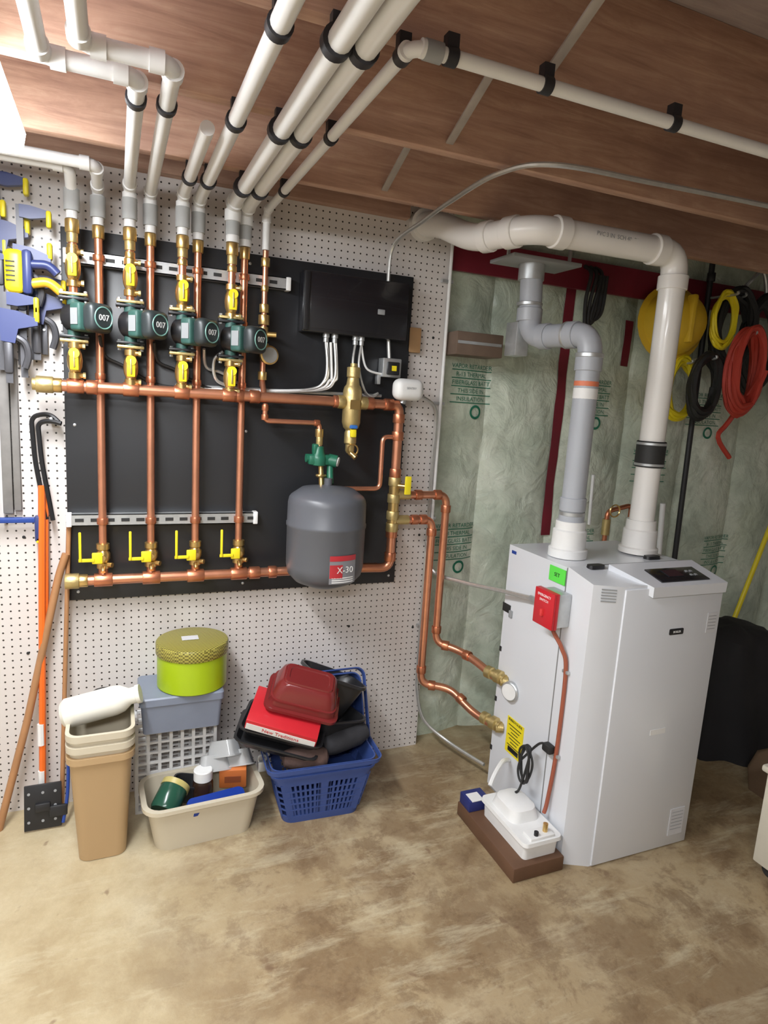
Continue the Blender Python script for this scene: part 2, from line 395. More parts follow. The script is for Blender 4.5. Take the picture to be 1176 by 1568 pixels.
man.add(pipe([(.51,YA,1.56),(.51,YA,1.497),(.72,YA,1.497),(.72,-.14,1.40)],.0095,.02),COP)
for p in ((.51,YA,1.545),(.51,YA,1.51)): coll(man,p,(0,0,1),.013,.02)
coll(man,(.71,YA,1.497),(1,0,0),.013,.02)
coll(man,(.72,-.13,1.46),(0,0,1),.016,.03,BRA); coll(man,(.72,-.135,1.43),(0,0,1),.013,.03,BRAD)
man.add(pipe([(1.04,YA,1.455),(.985,YA,1.455),(.985,YA,1.245),(.79,YA,1.245)],.0095,.025),COP)
for z in (1.275,1.205,1.135,1.085): coll(man,(1.05,YA,z),(0,0,1),.026,.035,BRAD)
man.add(cyl((1.05,YA,1.28),(1.05,YA,1.08),.022),BRA)
for z in (1.22,1.115): man.add(cyl((1.05,YA,z),(1.12,YA,z),.02),BRAD)
A=[(1.10,YA,1.22),(1.295,YA,1.22),(1.295,YA,.56),(1.37,-.19,.545),(1.405,-.28,.53),(1.43,-.41,.505)]
B=[(1.10,YA,1.115),(1.235,YA,1.115),(1.235,YA,.375),(1.35,-.19,.365),(1.395,-.32,.31),(1.43,-.41,.30)]
for P in (A,B): man.add(pipe(P,.0165,.045),COP)
for p,ax in (((1.16,YA,1.22),(1,0,0)),((1.25,YA,1.22),(1,0,0)),((1.295,YA,1.16),(0,0,1)),((1.295,YA,.62),(0,0,1)),((1.33,-.155,.553),(.6,-.5,0)),((1.39,-.245,.537),(.3,-.8,0)),
             ((1.15,YA,1.115),(1,0,0)),((1.19,YA,1.115),(1,0,0)),((1.235,YA,1.06),(0,0,1)),((1.235,YA,.44),(0,0,1)),((1.28,-.15,.37),(.6,-.35,0)),((1.375,-.25,.34),(.3,-.8,-.3))):
    coll(man,p,ax,.0215,.03)
for z in (.505,.30):
    man.add(lathe([(.02,0),(.026,.004),(.026,.03),(.02,.034),(.02,.05),(.028,.054),(.028,.08),(.02,.085),(.02,.10)],(1.418,-.36,z+.008),V((.28,-.9,0)),16),BRAD)
    man.add(cyl((1.435,-.44,z),(1.462,-.455,z),.022),BRAD)
# air separator
sep=G('air_separator'); sx=.848; sy=YA
sep.add(lathe([(.012,-.19),(.018,-.18),(.018,-.155),(.024,-.15),(.024,-.11),(.02,-.10),(.03,-.09),(.036,-.07),(.037,.05),(.033,.065),(.026,.075),(.022,.10),(.026,.105),(.026,.14),(.014,.143),(.014,.155),(0,.156)],(sx,sy,1.575),(0,0,1),24),BRAD)
for s in (-1,1): coll(sep,(sx+s*.045,sy,1.582),(1,0,0),.026,.03,BRAD)
sep.add(box((sx,sy-.038,1.575),(.04,.002,.035)),BRA)
sep.add(box((sx,sy-.03,1.49),(.03,.02,.014),.004),M('sep_blue',(.03,.15,.5),.4))
sep.add(box((sx,sy-.03,1.465),(.022,.02,.03),.004),YEL)
sep.add(torus((sx+.005,sy-.02,1.40),.022,.003,(0,1,0),18,6),BRA); sep.add(cyl((sx,sy,1.39),(sx+.02,sy-.02,1.37),.012),BRA)
def valve(x,y,z):
    g=G('ball_valve')
    g.add(lathe([(.014,-.06),(.02,-.058),(.02,-.04),(.016,-.036),(.022,-.02),(.024,0),(.022,.02),(.016,.036),(.02,.04),(.02,.058),(.014,.06)],(x,y,z),(0,0,1),16),BRA)
    g.add(cyl((x,y,z),(x,y-.038,z),.009),BRA)
    g.add(box((x,y-.042,z+.002),(.026,.007,.066),.003),YEL); g.add(box((x,y-.047,z+.002),(.006,.005,.05),.002),BRAD)
    g.add(cyl((x,y-.038,z+.022),(x,y-.048,z+.022),.016),YEL)
    for s in (-1,1):
        g.add(cyl((x,y,z+s*.047),(x+.028,y-.012,z+s*.047),.008),BRA); g.add(cyl((x+.024,y-.012,z+s*.047),(x+.032,y-.012,z+s*.047),.010,seg=6),BRAD)
zu=[1.955,1.945,1.915,1.905]; zp=[1.80,1.795,1.787,1.778]; zl=[1.665,1.655,1.65,1.645]
for i,x in enumerate(xa): valve(x,YA,zu[i]); valve(x,YA,zl[i])
def lever(x,y,z):
    g=G('lever_ball_valve')
    g.add(lathe([(.017,-.045),(.022,-.043),(.022,-.025),(.017,-.022),(.024,-.008),(.024,.01),(.017,.022),(.022,.026),(.022,.045),(.017,.047)],(x,y,z),(0,0,1),16),BRA)
    g.add(cyl((x,y,z),(x,y-.035,z),.009),BRA)
    g.add(box((x-.018,y-.04,z+.002),(.034,.008,.040),.003),YEL); g.add(box((x-.052,y-.046,z-.003),(.05,.006,.012),.002),YEL)
    g.add(box((x-.071,y-.050,z+.045),(.009,.008,.105),.003),YEL)
    g.add(cyl((x,y,z-.03),(x+.03,y-.02,z-.03),.009),BRA); g.add(cyl((x+.0,y-.02,z-.035),(x,y-.035,z-.05),.008),BRA)
for x in xb: lever(x,-.09,.995)
g=G('ball_valve'); g.add(cyl((1.06,YA-.02,1.26),(1.085,YA-.045,1.26),.01),BRA); g.add(box((1.088,YA-.048,1.265),(.028,.008,.075),.004),YEL)
for i,x in enumerate(xa):
    g=G('circulator_pump'); z=zp[i]
    g.add(cyl((x,YA,z-.068),(x,YA,z+.068),.020),GRN)
    for s in (-1,1):
        g.add(box((x,YA,z+s*.060),(.09,.04,.010),.003),BLK)
        g.add(box((x,YA,z+s*.073),(.085,.038,.010),.003),BRAD)
        for q in (-.035,.035): g.add(cyl((x+q,YA,z+s*.05),(x+q,YA,z+s*.085),.006,seg=6),GRL)
    R=T(x+.004,YA,z)@RZ(42)
    g.add(lathe([(.03,-.02),(.045,-.015),(.047,.02),(.042,.03)],(0,0,0),(0,-1,0),24),BLK,R)
    g.add(box((-.01,-.050,0),(.074,.045,.088),.010,3),GRN,R)
    g.add(box((0.004,-.098,0),(.092,.052,.092),.022,4),M('pump_face_dark',(.025,.032,.034),.4),R)
    g.add(torus((.004,-.1235,0),.033,.0022,(0,1,0),28,6),M('pump_ring',(.16,.32,.28),.4),R)
    g.add(text('007',.027,R@T(.004,-.125,0)@FRONT),WHT)
    g.add(box((-.048,-.052,0),(.002,.03,.05)),GRY,R)
# ------------------------------------------------------------------ expansion tank, fill valve
g=G('expansion_tank'); tx,ty=.742,-.20
g.add(lathe([(0,-.372),(.06,-.368),(.115,-.345),(.142,-.315),(.149,-.28),(.150,-.135),(.153,-.13),(.153,-.12),(.150,-.115),(.149,-.045),(.145,-.025),(.138,-.015),(.10,.012),(.03,.022),(.015,.024),(.015,.05),(0,.05)],(tx,ty,1.245),(0,0,1),40),TNK)
TI=T(tx,ty,.975)@RZ(10)
def curved(w,h,R0,zc,mx,n=8):
    vs=[];fs=[]
    for i in range(n+1):
        a=(i/n-.5)*w/R0
        for zz in (-h/2,h/2): vs.append(mx@V((R0*math.sin(a),-R0*math.cos(a),zc+zz)))
    for i in range(n): fs.append([2*i,2*i+2,2*i+3,2*i+1])
    return vs,fs
g.add(curved(.11,.105,.1512,.0,TI),M('label_gray',(.22,.22,.24),.4)); g.add(curved(.11,.02,.152,.044,TI),M('label_red',(.45,.03,.04),.4))
g.add(curved(.05,.05,.152,-.005,TI@RZ(-11)),M('label_red',(.45,.03,.04),.4))
g.add(text('X-30',.034,T(tx,ty,.975)@RZ(12)@T(0,-.1535,0)@FRONT),WHT)
for k in range(3): g.add(curved(.09,.004,.152,-.03-.008*k,TI),WHT)
g=G('water_fill_valve')
g.add(lathe([(.01,-.03),(.03,-.025),(.033,0),(.03,.01),(.022,.02),(.018,.045),(.01,.047)],(.715,-.15,1.365),(0,0,1),20),GRN2)
g.add(box((.725,-.15,1.36),(.105,.045,.04),.01),GRN2); g.add(cyl((.755,-.15,1.36),(.785,-.165,1.355),.024),GRN2); g.add(cyl((.785,-.165,1.355),(.79,-.168,1.354),.018),WHT)
g.add(cyl((.725,-.15,1.34),(.725,-.17,1.26),.010),BRA); g.add(cyl((.762,-.15,1.34),(.757,-.18,1.27),.013),GRN2); g.add(cyl((.665,-.15,1.365),(.69,-.15,1.365),.016),GRN2)
g.add(box((.70,-.15,1.40),(.02,.03,.04),.005),GRN2); g.add(torus((.725,-.16,1.30),.016,.006,(0,0,1),16,6),BRA)
g=G('pressure_gauge'); g.add(lathe([(.03,0),(.034,.003),(.034,.02),(.03,.023)],(.52,-.10,1.735),(.1,-1,0),24),BRA); g.add(lathe([(.028,0),(.028,.001)],(.5223,-.1235,1.735),(.1,-1,0),24),M('gauge_face',(.35,.36,.36),.3)); g.add(cyl((.505,YBp,1.735),(.52,-.10,1.735),.01),BRA)
# ------------------------------------------------------------------ control box + wiring
g=G('control_box')
g.add(bx(.645,1.075,-.095,-.031,1.835,2.055,.006),BLKG); g.add(bx(.648,.67,-.103,-.09,1.84,2.05,.003),BLK)
g.add(bx(.945,.975,-.099,-.094,1.925,1.945,.002),GRY); g.add(bx(.675,1.07,-.0965,-.094,1.85,2.04,.001),BLKG)
for x in (.75,.785,.87,.895): g.add(lathe([(.013,0),(.013,.012),(.010,.014),(.010,.03)],(x,-.065,1.835),(0,0,-1),14),GRL)
g=G('wiring_harness')
for k,(x0,x1) in enumerate(((.75,.66),(.785,.68),(.755,.70),(.79,.64),(.77,.62))):
    g.add(hose([(x0,-.065,1.805),(x0+.005,-.08,1.72-.012*k),(x0-.005,-.085,1.66),(x0-.05,-.075,1.625),(x1-.12,-.06,1.605),(.3,-.05,1.60)],.0055),SIL if k<3 else WHT)
for x0 in (.87,.895):
    g.add(hose([(x0,-.065,1.805),(x0-.01,-.08,1.72),(x0+.02,-.08,1.63),(x0+.06,-.07,1.61),(.98,-.06,1.625)],.005),SIL)
g.add(hose([(.895,-.065,1.81),(.92,-.07,1.72),(.99,-.07,1.70)],.0045),WHT)
for i,x in enumerate(xa):
    zz=zp[i]
    if i<3: g.add(hose([(x+.075,-.12,zz-.05),(x+.09,-.07,zz-.11),(x+.15,-.055,1.66),(x+.26,-.05,1.605),(x+.4,-.05,1.60)],.0055),DRK if i<2 else SIL)
g.add(hose([(.36,-.09,1.735),(.33,-.08,1.70),(.345,-.075,1.63),(.45,-.06,1.61),(.6,-.05,1.603)],.006),SIL)
g.add(hose([(.2,-.045,1.605),(.6,-.045,1.61),(1.0,-.045,1.615)],.007),GRL)
g=G('transformer_relay_box'); g.add(bx(.985,1.065,-.085,-.031,1.69,1.765,.004),GRL); g.add(bx(1.0,1.05,-.105,-.085,1.70,1.75,.004),BLK); g.add(bx(.97,.985,-.07,-.04,1.66,1.70,.003),GRL); g.add(bx(1.015,1.035,-.107,-.104,1.715,1.735),YEL)
g=G('flow_sensor_module')
g.add(box((1.075,-.14,1.645),(.125,.07,.085),.03,5),WHT); g.add(text('SENTRY',.012,T(1.075,-.176,1.65)@FRONT),GRY); g.add(cyl((1.075,-.125,1.645),(1.06,-.125,1.59),.014),GRL)
g=G('flexible_conduit')
g.add(hose([(1.02,-.06,1.76),(1.01,-.05,1.9),(1.0,-.05,2.10),(1.005,-.09,2.20),(1.02,-.30,2.235),(1.01,-.52,2.245),(1.01,-.80,2.25),(1.10,-.94,2.25),(1.43,-.965,2.255),(1.87,-1.0,2.255),(2.4,-1.02,2.255),(3.2,-1.03,2.255)],.0075,8,14),SIL)
g=G('flexible_conduit')
g.add(hose([(1.12,-.09,1.63),(1.19,-.07,1.615),(1.245,-.05,1.58),(1.262,-.04,1.50),(1.262,-.03,1.35),(1.27,-.02,1.0),(1.27,-.02,.45),(1.27,-.03,.30),(1.30,-.06,.16),(1.38,-.16,.09),(1.45,-.36,.08)],.0075),SIL)
g.add(cyl((1.288,-.02,2.26),(1.288,-.02,.35),.007),WHT)
for z in (2.1,1.6,1.1,.6): g.add(box((1.28,-.012,z),(.05,.02,.012)),GRL)
g=G('flexible_conduit')
g.add(hose([(1.262,-.03,1.0),(1.29,-.06,.87),(1.36,-.2,.855),(1.41,-.42,.88),(1.425,-.60,.905)],.0085),SIL)
g=G('wood_block'); g.add(bx(1.11,1.17,-.03,-.001,1.80,1.90,.003),WOOD)
g=G('wood_block'); g.add(bx(1.305,1.53,-.09,.04,1.805,1.90,.004),M('wood_dark',(.16,.11,.08),.6,0,.3,14)); g.add(bx(1.31,1.52,-.094,-.09,1.85,1.862),GRL)
# ------------------------------------------------------------------ ceiling pipes
BC=M('pipe_clip_black',(.02,.02,.025),.5)
def cpipe(pts,r,clips=(),rad=.04,col=()):
    g=G('ceiling_water_pipe'); g.add(pipe(pts,r,rad,16),PIPEW)
    P=[V(p) for p in pts]
    for i in range(1,len(P)-1):
        for q in (P[i-1],P[i+1]):
            d=(q-P[i]).normalized()
            if (q-P[i]).length>.1: g.add(cyl(P[i]+d*.018,P[i]+d*(.018+r*1.6),r*1.22),PIPEW)
    for c,ax in clips:
        c=V(c); a=V(ax); g.add(cyl(c-a*.011,c+a*.011,r*1.28),BC)
        g.add(bx(c.x-.012,c.x+.012,c.y-.010,c.y+.010,c.z,2.272),BC)
    return g
Z=2.225; ya=(0,1,0); ZE=2.102
J=[-.34,-.83,-1.27,-1.70]
cpipe([(.27,-2.9,Z),(.27,-.085,Z),(.27,-.085,ZE)],.019,[((.27,y,Z),ya) for y in J])
cpipe([(.375,-2.9,Z),(.38,-.125,Z),(.38,-.125,ZE)],.023,[((.375,y,Z),ya) for y in J])
cpipe([(.425,-2.9,Z-.0),(.43,-.085,Z),(.43,-.085,ZE)],.022,[((.427,y,Z),ya) for y in J])
g=cpipe([(3.4,-1.31,2.235),(.505,-1.31,2.235),(.505,-.085,2.235),(.505,-.085,ZE)],.0135,[((.505,y,2.235),ya) for y in J[:2]]+[((.505,-1.27,2.235),ya)]+[((x,-1.31,2.235),(1,0,0)) for x in (.585,.80,1.14,1.6,2.2)])
g.add(cyl((.53,-1.31,2.235),(.565,-1.31,2.235),.018),GRY)
cpipe([(-.13,-2.9,Z),(-.13,-.94,Z),(.05,-.94,Z),(.05,-.125,Z),(.05,-.125,ZE)],.018,[((.05,-.83,Z),ya),((-.13,-1.27,Z),ya)])
cpipe([(-.055,-2.9,Z),(-.055,-1.03,Z),(.115,-1.03,Z),(.115,-.085,Z),(.115,-.085,ZE)],.018,[((.115,-.83,Z),ya),((-.055,-1.27,Z),ya)])
cpipe([(.215,-.75,Z),(.215,-.125,Z),(.215,-.125,ZE)],.018,[((.215,-.34,Z),ya)])
cpipe([(-1.2,-.20,2.235),(-.12,-.20,2.235),(-.12,-.125,2.19),(-.12,-.125,ZE)],.017,rad=.03)
cpipe([(-1.2,-.26,2.235),(-.045,-.26,2.235),(-.045,-.085,2.21),(-.045,-.085,ZE)],.017,rad=.03)
g=G('insulation_foam_sleeve')
FO=M('foam_gray',(.42,.43,.43),.8,0,.1,20)
for x,y in [(x,YA) for x in xa]+[(x,YBp) for x in xb]: g.add(cyl((x,y,2.125),(x,y,2.19),.0235),FO)
# ------------------------------------------------------------------ boiler
g=G('condensing_boiler'); x0,x1,yb,yf=1.458,2.0,-.385,-.93
SEAM=M('seam',(.2,.2,.2),.6)
g.add(prism([(x0,yb),(x0,-.745),(x1,-.745),(x1,yb)],.012,1.06),BOI)
prof=[(x0-.002,-.752),(x0-.002,-.886),(1.545,yf),(x1-.012,yf),(x1+.004,-.918),(x1+.004,-.752)]
n=len(prof); vs=[(p[0],p[1],.0) for p in prof]+[(p[0],p[1],1.038 if p[1]<-.8 else 1.064) for p in prof]
g.add((vs,[list(range(n))[::-1],[n+i for i in range(n)]]+[[i,(i+1)%n,n+(i+1)%n,n+i] for i in range(n)]),BOI)
g.add(bx(1.552,x1+.002,yf-.007,yf+.01,.004,1.028,.003),BOI)
g.add(bx(x0-.0005,x0+.01,-.753,-.744,.012,1.058),SEAM)
g.add(bx(1.545,x1,-.753,-.749,1.058,1.066),SEAM)
hv=[(1.60,-.79,1.050),(1.995,-.79,1.050),(1.995,-.952,1.0),(1.655,-.952,1.0),(1.60,-.79,1.077),(1.995,-.79,1.077),(1.998,-.952,1.036),(1.655,-.952,1.036)]
g.add((hv,[[0,3,2,1],[4,5,6,7],[0,1,5,4],[1,2,6,5],[2,3,7,6],[3,0,4,7]]),BOI)
sl=math.degrees(math.atan2(.041,.162)); HM=T(1.825,-.885,1.055)@RX(sl)
g.add(box((0,0,0),(.225,.088,.006),.002),BLKG,HM)
g.add(box((-.02,.005,.004),(.07,.045,.002)),M('lcd',(.02,.025,.03),.15),HM)
for k in range(4): g.add(box((.055+.02*(k%2),-.012+.025*(k//2),.004),(.01,.01,.002)),GRY,HM)
for k in range(5): g.add(box((0,0,k*.010),(.05,.003,.004)),GRY,T(1.503,-.9105,.985)@RZ(-25))
g.add(box((1.80,yf-.008,.865),(.065,.006,.022),.004),BLK); g.add(text('BOILER',.011,T(1.80,yf-.0115,.865)@FRONT),WHT)
PAP=M('label_paper',(.60,.60,.62),.5)
g.add(box((1.965,yf-.0075,.885),(.045,.002,.075)),PAP)
for k in range(5): g.add(box((1.965,yf-.009,.91-k*.012),(.036,.001,.002)),GRY)
g.add(box((1.94,yf-.0075,.10),(.07,.002,.11)),PAP)
for k in range(6): g.add(box((1.94,yf-.009,.14-k*.014),(.055,.001,.002)),GRY)
g.add(box((1.78,yf-.0075,.49),(.07,.002,.02)),WHT)
for p in ((1.56,-.80),(1.90,-.72)): g.add(loft([(0,.07,.035,.015),(.012,.066,.032,.014)],True,True),BLK,T(p[0],p[1]+.03,1.06))
g.add(box((x0-.004,-.70,1.02),(.003,.09,.055)),M('label_green',(.12,.75,.08),.5)); g.add(text('SET',.02,T(x0-.006,-.70,1.02)@LEFT),BLK)
g.add(box((x0-.001,-.42,1.035),(.003,.028,.012)),BLU)
g.add(box((x0-.001,-.405,.80),(.003,.055,.035),.001),DRK); g.add(box((x0-.003,-.44,.785),(.01,.02,.03),.003),GRY)
g.add(box((x0-.002,-.545,.30),(.003,.11,.15)),YEL)
for k in range(8): g.add(box((x0-.0035,-.545,.345-k*.014),(.002,.085-.02*(k%3),.003)),BLK)
g.add(box((x0-.0035,-.545,.245),(.002,.07,.02)),BLK)
g.add(text('ENERGYGUIDE',.014,T(x0-.0042,-.545,.366)@LEFT),BLK)
for z in (.62,.40,.18): g.add(box((x0-.001,-.39,z),(.004,.012,.02)),DRK)
g.add(bx(1.462,1.99,-.72,-.39,0,.015),GRY)
g=G('temperature_gauge'); g.add(lathe([(.036,0),(.04,.003),(.04,.018),(.036,.022)],(1.455,-.50,.485),(-1,-.35,0),24),GRL); g.add(lathe([(.033,0),(.033,.001)],V((1.455,-.50,.485))+V((-1,-.35,0)).normalized()*.0222,(-1,-.35,0),24),WHT); g.add(cyl((1.46,-.48,.485),(1.44,-.47,.50),.012),BRA)
g=G('emergency_shutoff_switch'); g.add(bx(1.385,1.455,-.79,-.69,.855,.975,.004),GRL); g.add(bx(1.376,1.386,-.795,-.685,.85,.98,.003),RED); g.add(bx(1.386,1.40,-.795,-.685,.85,.98,.002),RED)
g.add(box((1.372,-.74,.90),(.012,.012,.025),.002),M('switch_red',(.7,.05,.05),.4)); g.add(text('EMERGENCY',.013,T(1.3755,-.74,.96)@LEFT),WHT); g.add(text('SWITCH',.013,T(1.3755,-.74,.943)@LEFT),WHT)
g.add(cyl((1.42,-.69,.905),(1.425,-.60,.905),.012),GRL)
g=G('switch_drop_conduit'); CR=M('conduit_redbrown',(.33,.09,.05),.4)
g.add(hose([(1.425,-.745,.855),(1.42,-.755,.83),(1.435,-.79,.78),(1.447,-.81,.70),(1.447,-.81,.40),(1.44,-.80,.20),(1.43,-.80,.15)],.0075),CR)
for z in (.70,.38): g.add(box((1.448,-.81,z),(.012,.03,.012),.002),GRL)
# condensate pump on wood block
g=G('wood_block_base'); g.add(bx(1.235,1.445,-.915,-.52,0,.055,.004),M('wood_stain',(.13,.065,.035),.6,0,.3,10))
g=G('condensate_pump'); PX=1.36
g.add(loft([(0,.14,.27,.015),(.055,.145,.275,.015),(.057,.165,.30,.02),(.07,.16,.295,.02)],True,True),WHT,T(PX,-.755,.056))
g.add(loft([(0,.125,.16,.03),(.04,.11,.14,.04),(.052,.08,.09,.04)],True,True),WHT,T(PX,-.72,.125))
g.add(box((PX,-.87,.13),(.10,.05,.012),.003),WHT); g.add(cyl((PX-.02,-.88,.135),(PX-.02,-.88,.15),.008),BLK); g.add(cyl((PX+.025,-.87,.135),(PX+.025,-.87,.165),.009),BRA)
g=G('blue_cardboard_box'); g.add(bx(1.24,1.33,-.60,-.525,.056,.10,.002),M('box_navy',(.02,.03,.16),.5)); g.add(bx(1.25,1.30,-.602,-.55,.099,.102),WHT)
g=G('condensate_pump_tube'); g.add(hose([(1.31,-.62,.17),(1.34,-.60,.20),(1.40,-.56,.22),(1.45,-.53,.20)],.009),WHT)
g=G('power_cord')
pts=[]
for k in range(60):
    a=k/60*2*pi*3.5; pts.append((1.40+.008*math.sin(a*1.3),-.70+.03*math.cos(a)*(1-.2*math.sin(k)),.29+.075*math.sin(a)))
g.add(hose([(1.44,-.79,.39),(1.42,-.75,.40)]+pts[::2]+[(1.39,-.70,.2),(1.37,-.70,.18)],.0045),DRK); g.add(box((1.435,-.78,.395),(.03,.045,.03),.006),DRK)
# ------------------------------------------------------------------ vents
def ring(g,p,axis,r,l,mat): coll(g,p,axis,r,l,mat)
g=G('gray_exhaust_vent'); ex_,ey_=1.57,-.60
g.add(lathe([(.072,0),(.072,.03),(.064,.034),(.062,.10),(.055,.105),(.055,.135)],(ex_,ey_,1.062),(0,0,1),32),WHT)
g.add(pipe([(ex_,ey_,1.17),(ex_,ey_,1.875),(1.50,-.32,1.875),(1.495,-.30,2.14)],.043,.07,28),CPVC)
for z,m_,l in ((1.225,GRL,.016),(1.26,CPVC,.05),(1.77,CPVC,.05)): ring(g,(ex_,ey_,z),(0,0,1),.048,l,m_)
ring(g,(ex_,ey_,1.80),(0,0,1),.050,.016,GRL); ring(g,(ex_,ey_,1.20),(0,0,1),.047,.05,CPVC)
ring(g,(ex_,ey_,1.70),(0,0,1),.0438,.02,M('orange_band',(.7,.2,.1),.5)); ring(g,(ex_,ey_,1.665),(0,0,1),.0436,.04,WHT)
dd=V((-.07,.28,0)).normalized()
ring(g,V((ex_,ey_,1.875))+dd*.08,dd,.049,.04,CPVC); ring(g,V((ex_,ey_,1.875))+dd*.105,dd,.05,.012,GRL); ring(g,V((ex_,ey_,1.875))+dd*.21,dd,.049,.04,CPVC)
ring(g,(1.497,-.31,1.96),(0,0,1),.049,.05,CPVC); ring(g,(1.496,-.305,2.0),(0,0,1),.05,.014,GRL)
g.add(cyl((1.495,-.30,2.09),(1.495,-.30,2.15),.05),GRL)
g.add(box((1.51,-.30,2.155),(.31,.17,.014),.003),GRY)
for x in (1.36,1.64): g.add(bx(x,x+.01,-.335,-.325,2.16,2.272),GRL)
g.add(box((1.49,-.25,1.87),(.06,.08,.13),.004),GRL)
g=G('white_pvc_intake_pipe'); ix,iy=1.915,-.60
g.add(lathe([(.075,0),(.075,.02),(.066,.025),(.064,.09),(.058,.095),(.056,.13)],(ix,iy,1.066),(0,0,1),32),PVC)
g.add(pipe([(ix,iy,1.15),(ix,iy,2.195),(1.30,-.575,2.195),(1.215,-.33,2.195),(1.165,-.14,2.28),(1.155,-.03,2.30)],.047,.075,28),PVC)
g.add(cyl((1.155,-.035,2.30),(1.155,-.003,2.30),.062),PVC)
ring(g,(ix,iy,1.455),(0,0,1),.055,.10,DRK); 
for z in (1.415,1.495): ring(g,(ix,iy,z),(0,0,1),.056,.012,GRL)
ring(g,(ix,iy,2.09),(0,0,1),.054,.05,PVC); ring(g,(1.82,-.597,2.195),(1,0,0),.054,.05,PVC); ring(g,(1.40,-.58,2.195),(1,0,0),.054,.05,PVC)
ring(g,(1.272,-.49,2.195),(-.3,.9,0),.054,.05,PVC); ring(g,(1.235,-.39,2.195),(-.3,.9,0),.054,.04,PVC)
g.add(text('PVC 3 IN  SCH 40  DWV',.02,T(1.62,-.636,2.2)@FRONT),GRY)
# ------------------------------------------------------------------ right-hand background
g=G('black_gas_pipe'); BI=M('black_iron',(.03,.03,.032),.45,.3)
g.add(pipe([(2.74,-.02,2.44),(2.78,-.02,0.0)],.014,.02),BI); g.add(pipe([(2.0,-.04,2.36),(2.72,-.04,2.40),(3.4,-.04,2.42)],.012,.02),BI); coll(g,(2.745,-.02,2.30),(0,0,1),.02,.04,BI)
HH=M('hardhat_yellow',(.72,.47,.03),.4)
g=G('yellow_hard_hat'); g.add(lathe([(.0,.135),(.06,.13),(.115,.10),(.15,.045),(.158,0),(.185,-.008),(.185,-.012),(.15,-.006)],(2.50,-.05,2.05),(-.15,-1,.1),28,False),HH); g.add(box((2.485,-.17,2.06),(.03,.05,.22),.012),HH); g.add(cyl((2.50,-.05,2.05),(2.50,.05,2.05),.02),HH)
def coil(name,c,R,r,mat,n=5,sy=1.3,dep=.05,tail=None):
    g=G(name)
    P=[]
    for k in range(n*12+1):
        a=2*pi*k/12; q=R*(1+.13*math.sin(k*.9)+.08*random.uniform(-1,1))
        P.append((c[0]+q*math.cos(a),c[1]-dep*.5+dep*math.sin(k*.37)*.5,c[2]+q*sy*math.sin(a)))
    if tail: P+=tail
    g.add(hose(P,r,6,4),mat); g.add(hose([(c[0],c[1]+.08,c[2]+R*sy*.95),(c[0],c[1]-.06,c[2]+R*sy*.95),(c[0],c[1]-.07,c[2]+R*sy*1.05)],.006),GRL); return g
coil('yellow_extension_cord',(2.60,-.04,1.74),.085,.011,YEL,7,1.6,.04)
coil('black_extension_cord',(2.88,-.05,2.04),.12,.014,DRK,12,1.5,.06)
coil('black_extension_cord',(2.64,-.14,1.76),.08,.014,DRK,9,1.7,.05)
coil('red_extension_cord',(2.78,-.22,1.84),.085,.012,ORGL,11,2.1,.08,[(2.80,-.2,1.6),(2.74,-.2,1.52),(2.84,-.2,1.42)])
coil('yellow_rope',(2.72,-.14,2.08),.07,.009,YEL,7,1.7,.03)
coil('black_extension_cord',(3.10,-.04,2.00),.12,.016,DRK,11,1.8)
coil('tan_rope',(3.34,-.04,1.88),.09,.012,M('rope_tan',(.25,.18,.11),.8),6,1.8)
g=G('garden_hook'); g.add(hose([(3.0,.02,2.25),(2.98,-.05,2.3),(3.05,-.06,2.36),(3.1,-.06,2.25),(3.08,-.06,2.18)],.010),GRL)
g=G('hanging_black_hose')
for k in range(3): g.add(hose([(2.00+.03*k,.02,2.26),(2.0+.03*k,-.03,2.22),(1.985+.025*k,-.03,2.1),(2.0+.012*k,-.03,1.98+.02*k),(2.04+.02*k,-.03,2.06),(2.05+.02*k,-.03,2.22)],.009),DRK)
g=G('broom_handle'); g.add(cyl((3.50,-.02,1.10),(3.20,-.06,.35),.013),YEL); g.add(cyl((3.20,-.06,.35),(3.12,-.08,.15),.015),DRK); g.add(bx(2.98,3.25,-.12,-.05,0,.16,.01),DRK)
g=G('dark_draped_tarp'); BG=M('tarp_dark',(.018,.017,.019),.85,0,.3,6,.5,9)
vs=[];fs=[]; seg=72
prof=[(.0,.29,.23),(.03,.29,.23),(.25,.26,.20),(.45,.23,.18),(.56,.20,.15),(.60,.15,.11),(.61,.06,.05)]
for z,a,b_ in prof:
    for i in range(seg):
        t=2*pi*i/seg; c_,s_=math.cos(t),math.sin(t)
        e=(abs(c_)**3+abs(s_)**3)**-.333
        fold=1+.09*math.sin(t*9+z*5)*(1-z*.9)+.10*noise.noise(V((c_*2,s_*2,z*4)))
        vs.append((a*c_*e*fold,b_*s_*e*fold,z+.03*noise.noise(V((c_,s_,z)))*(z>.5)))
for j in range(len(prof)-1):
    for i in range(seg):
        k=(i+1)%seg; fs.append([j*seg+i,j*seg+k,(j+1)*seg+k,(j+1)*seg+i])
fs.append([(len(prof)-1)*seg+i for i in range(seg)]); fs.append(list(range(seg))[::-1])
g.add((vs,fs),BG,T(2.86,-.38,0))
g=G('brown_paper_bag'); vs,fs=loft([(0,.3,.25,.02),(.10,.33,.27,.02),(.18,.28,.24,.02),(.22,.25,.12,.01)],True,True)
g.add(([V((p.x+.02*noise.noise(V(p)*14),p.y+.02*noise.noise(V(p)*12),p.z)) for p in vs],fs),M('paper_brown',(.16,.10,.06),.8,0,.2,8,.3,20),T(2.72,-.88,0))
g=G('rolling_cabinet'); CRM=M('cabinet_cream',(.62,.58,.48),.45)
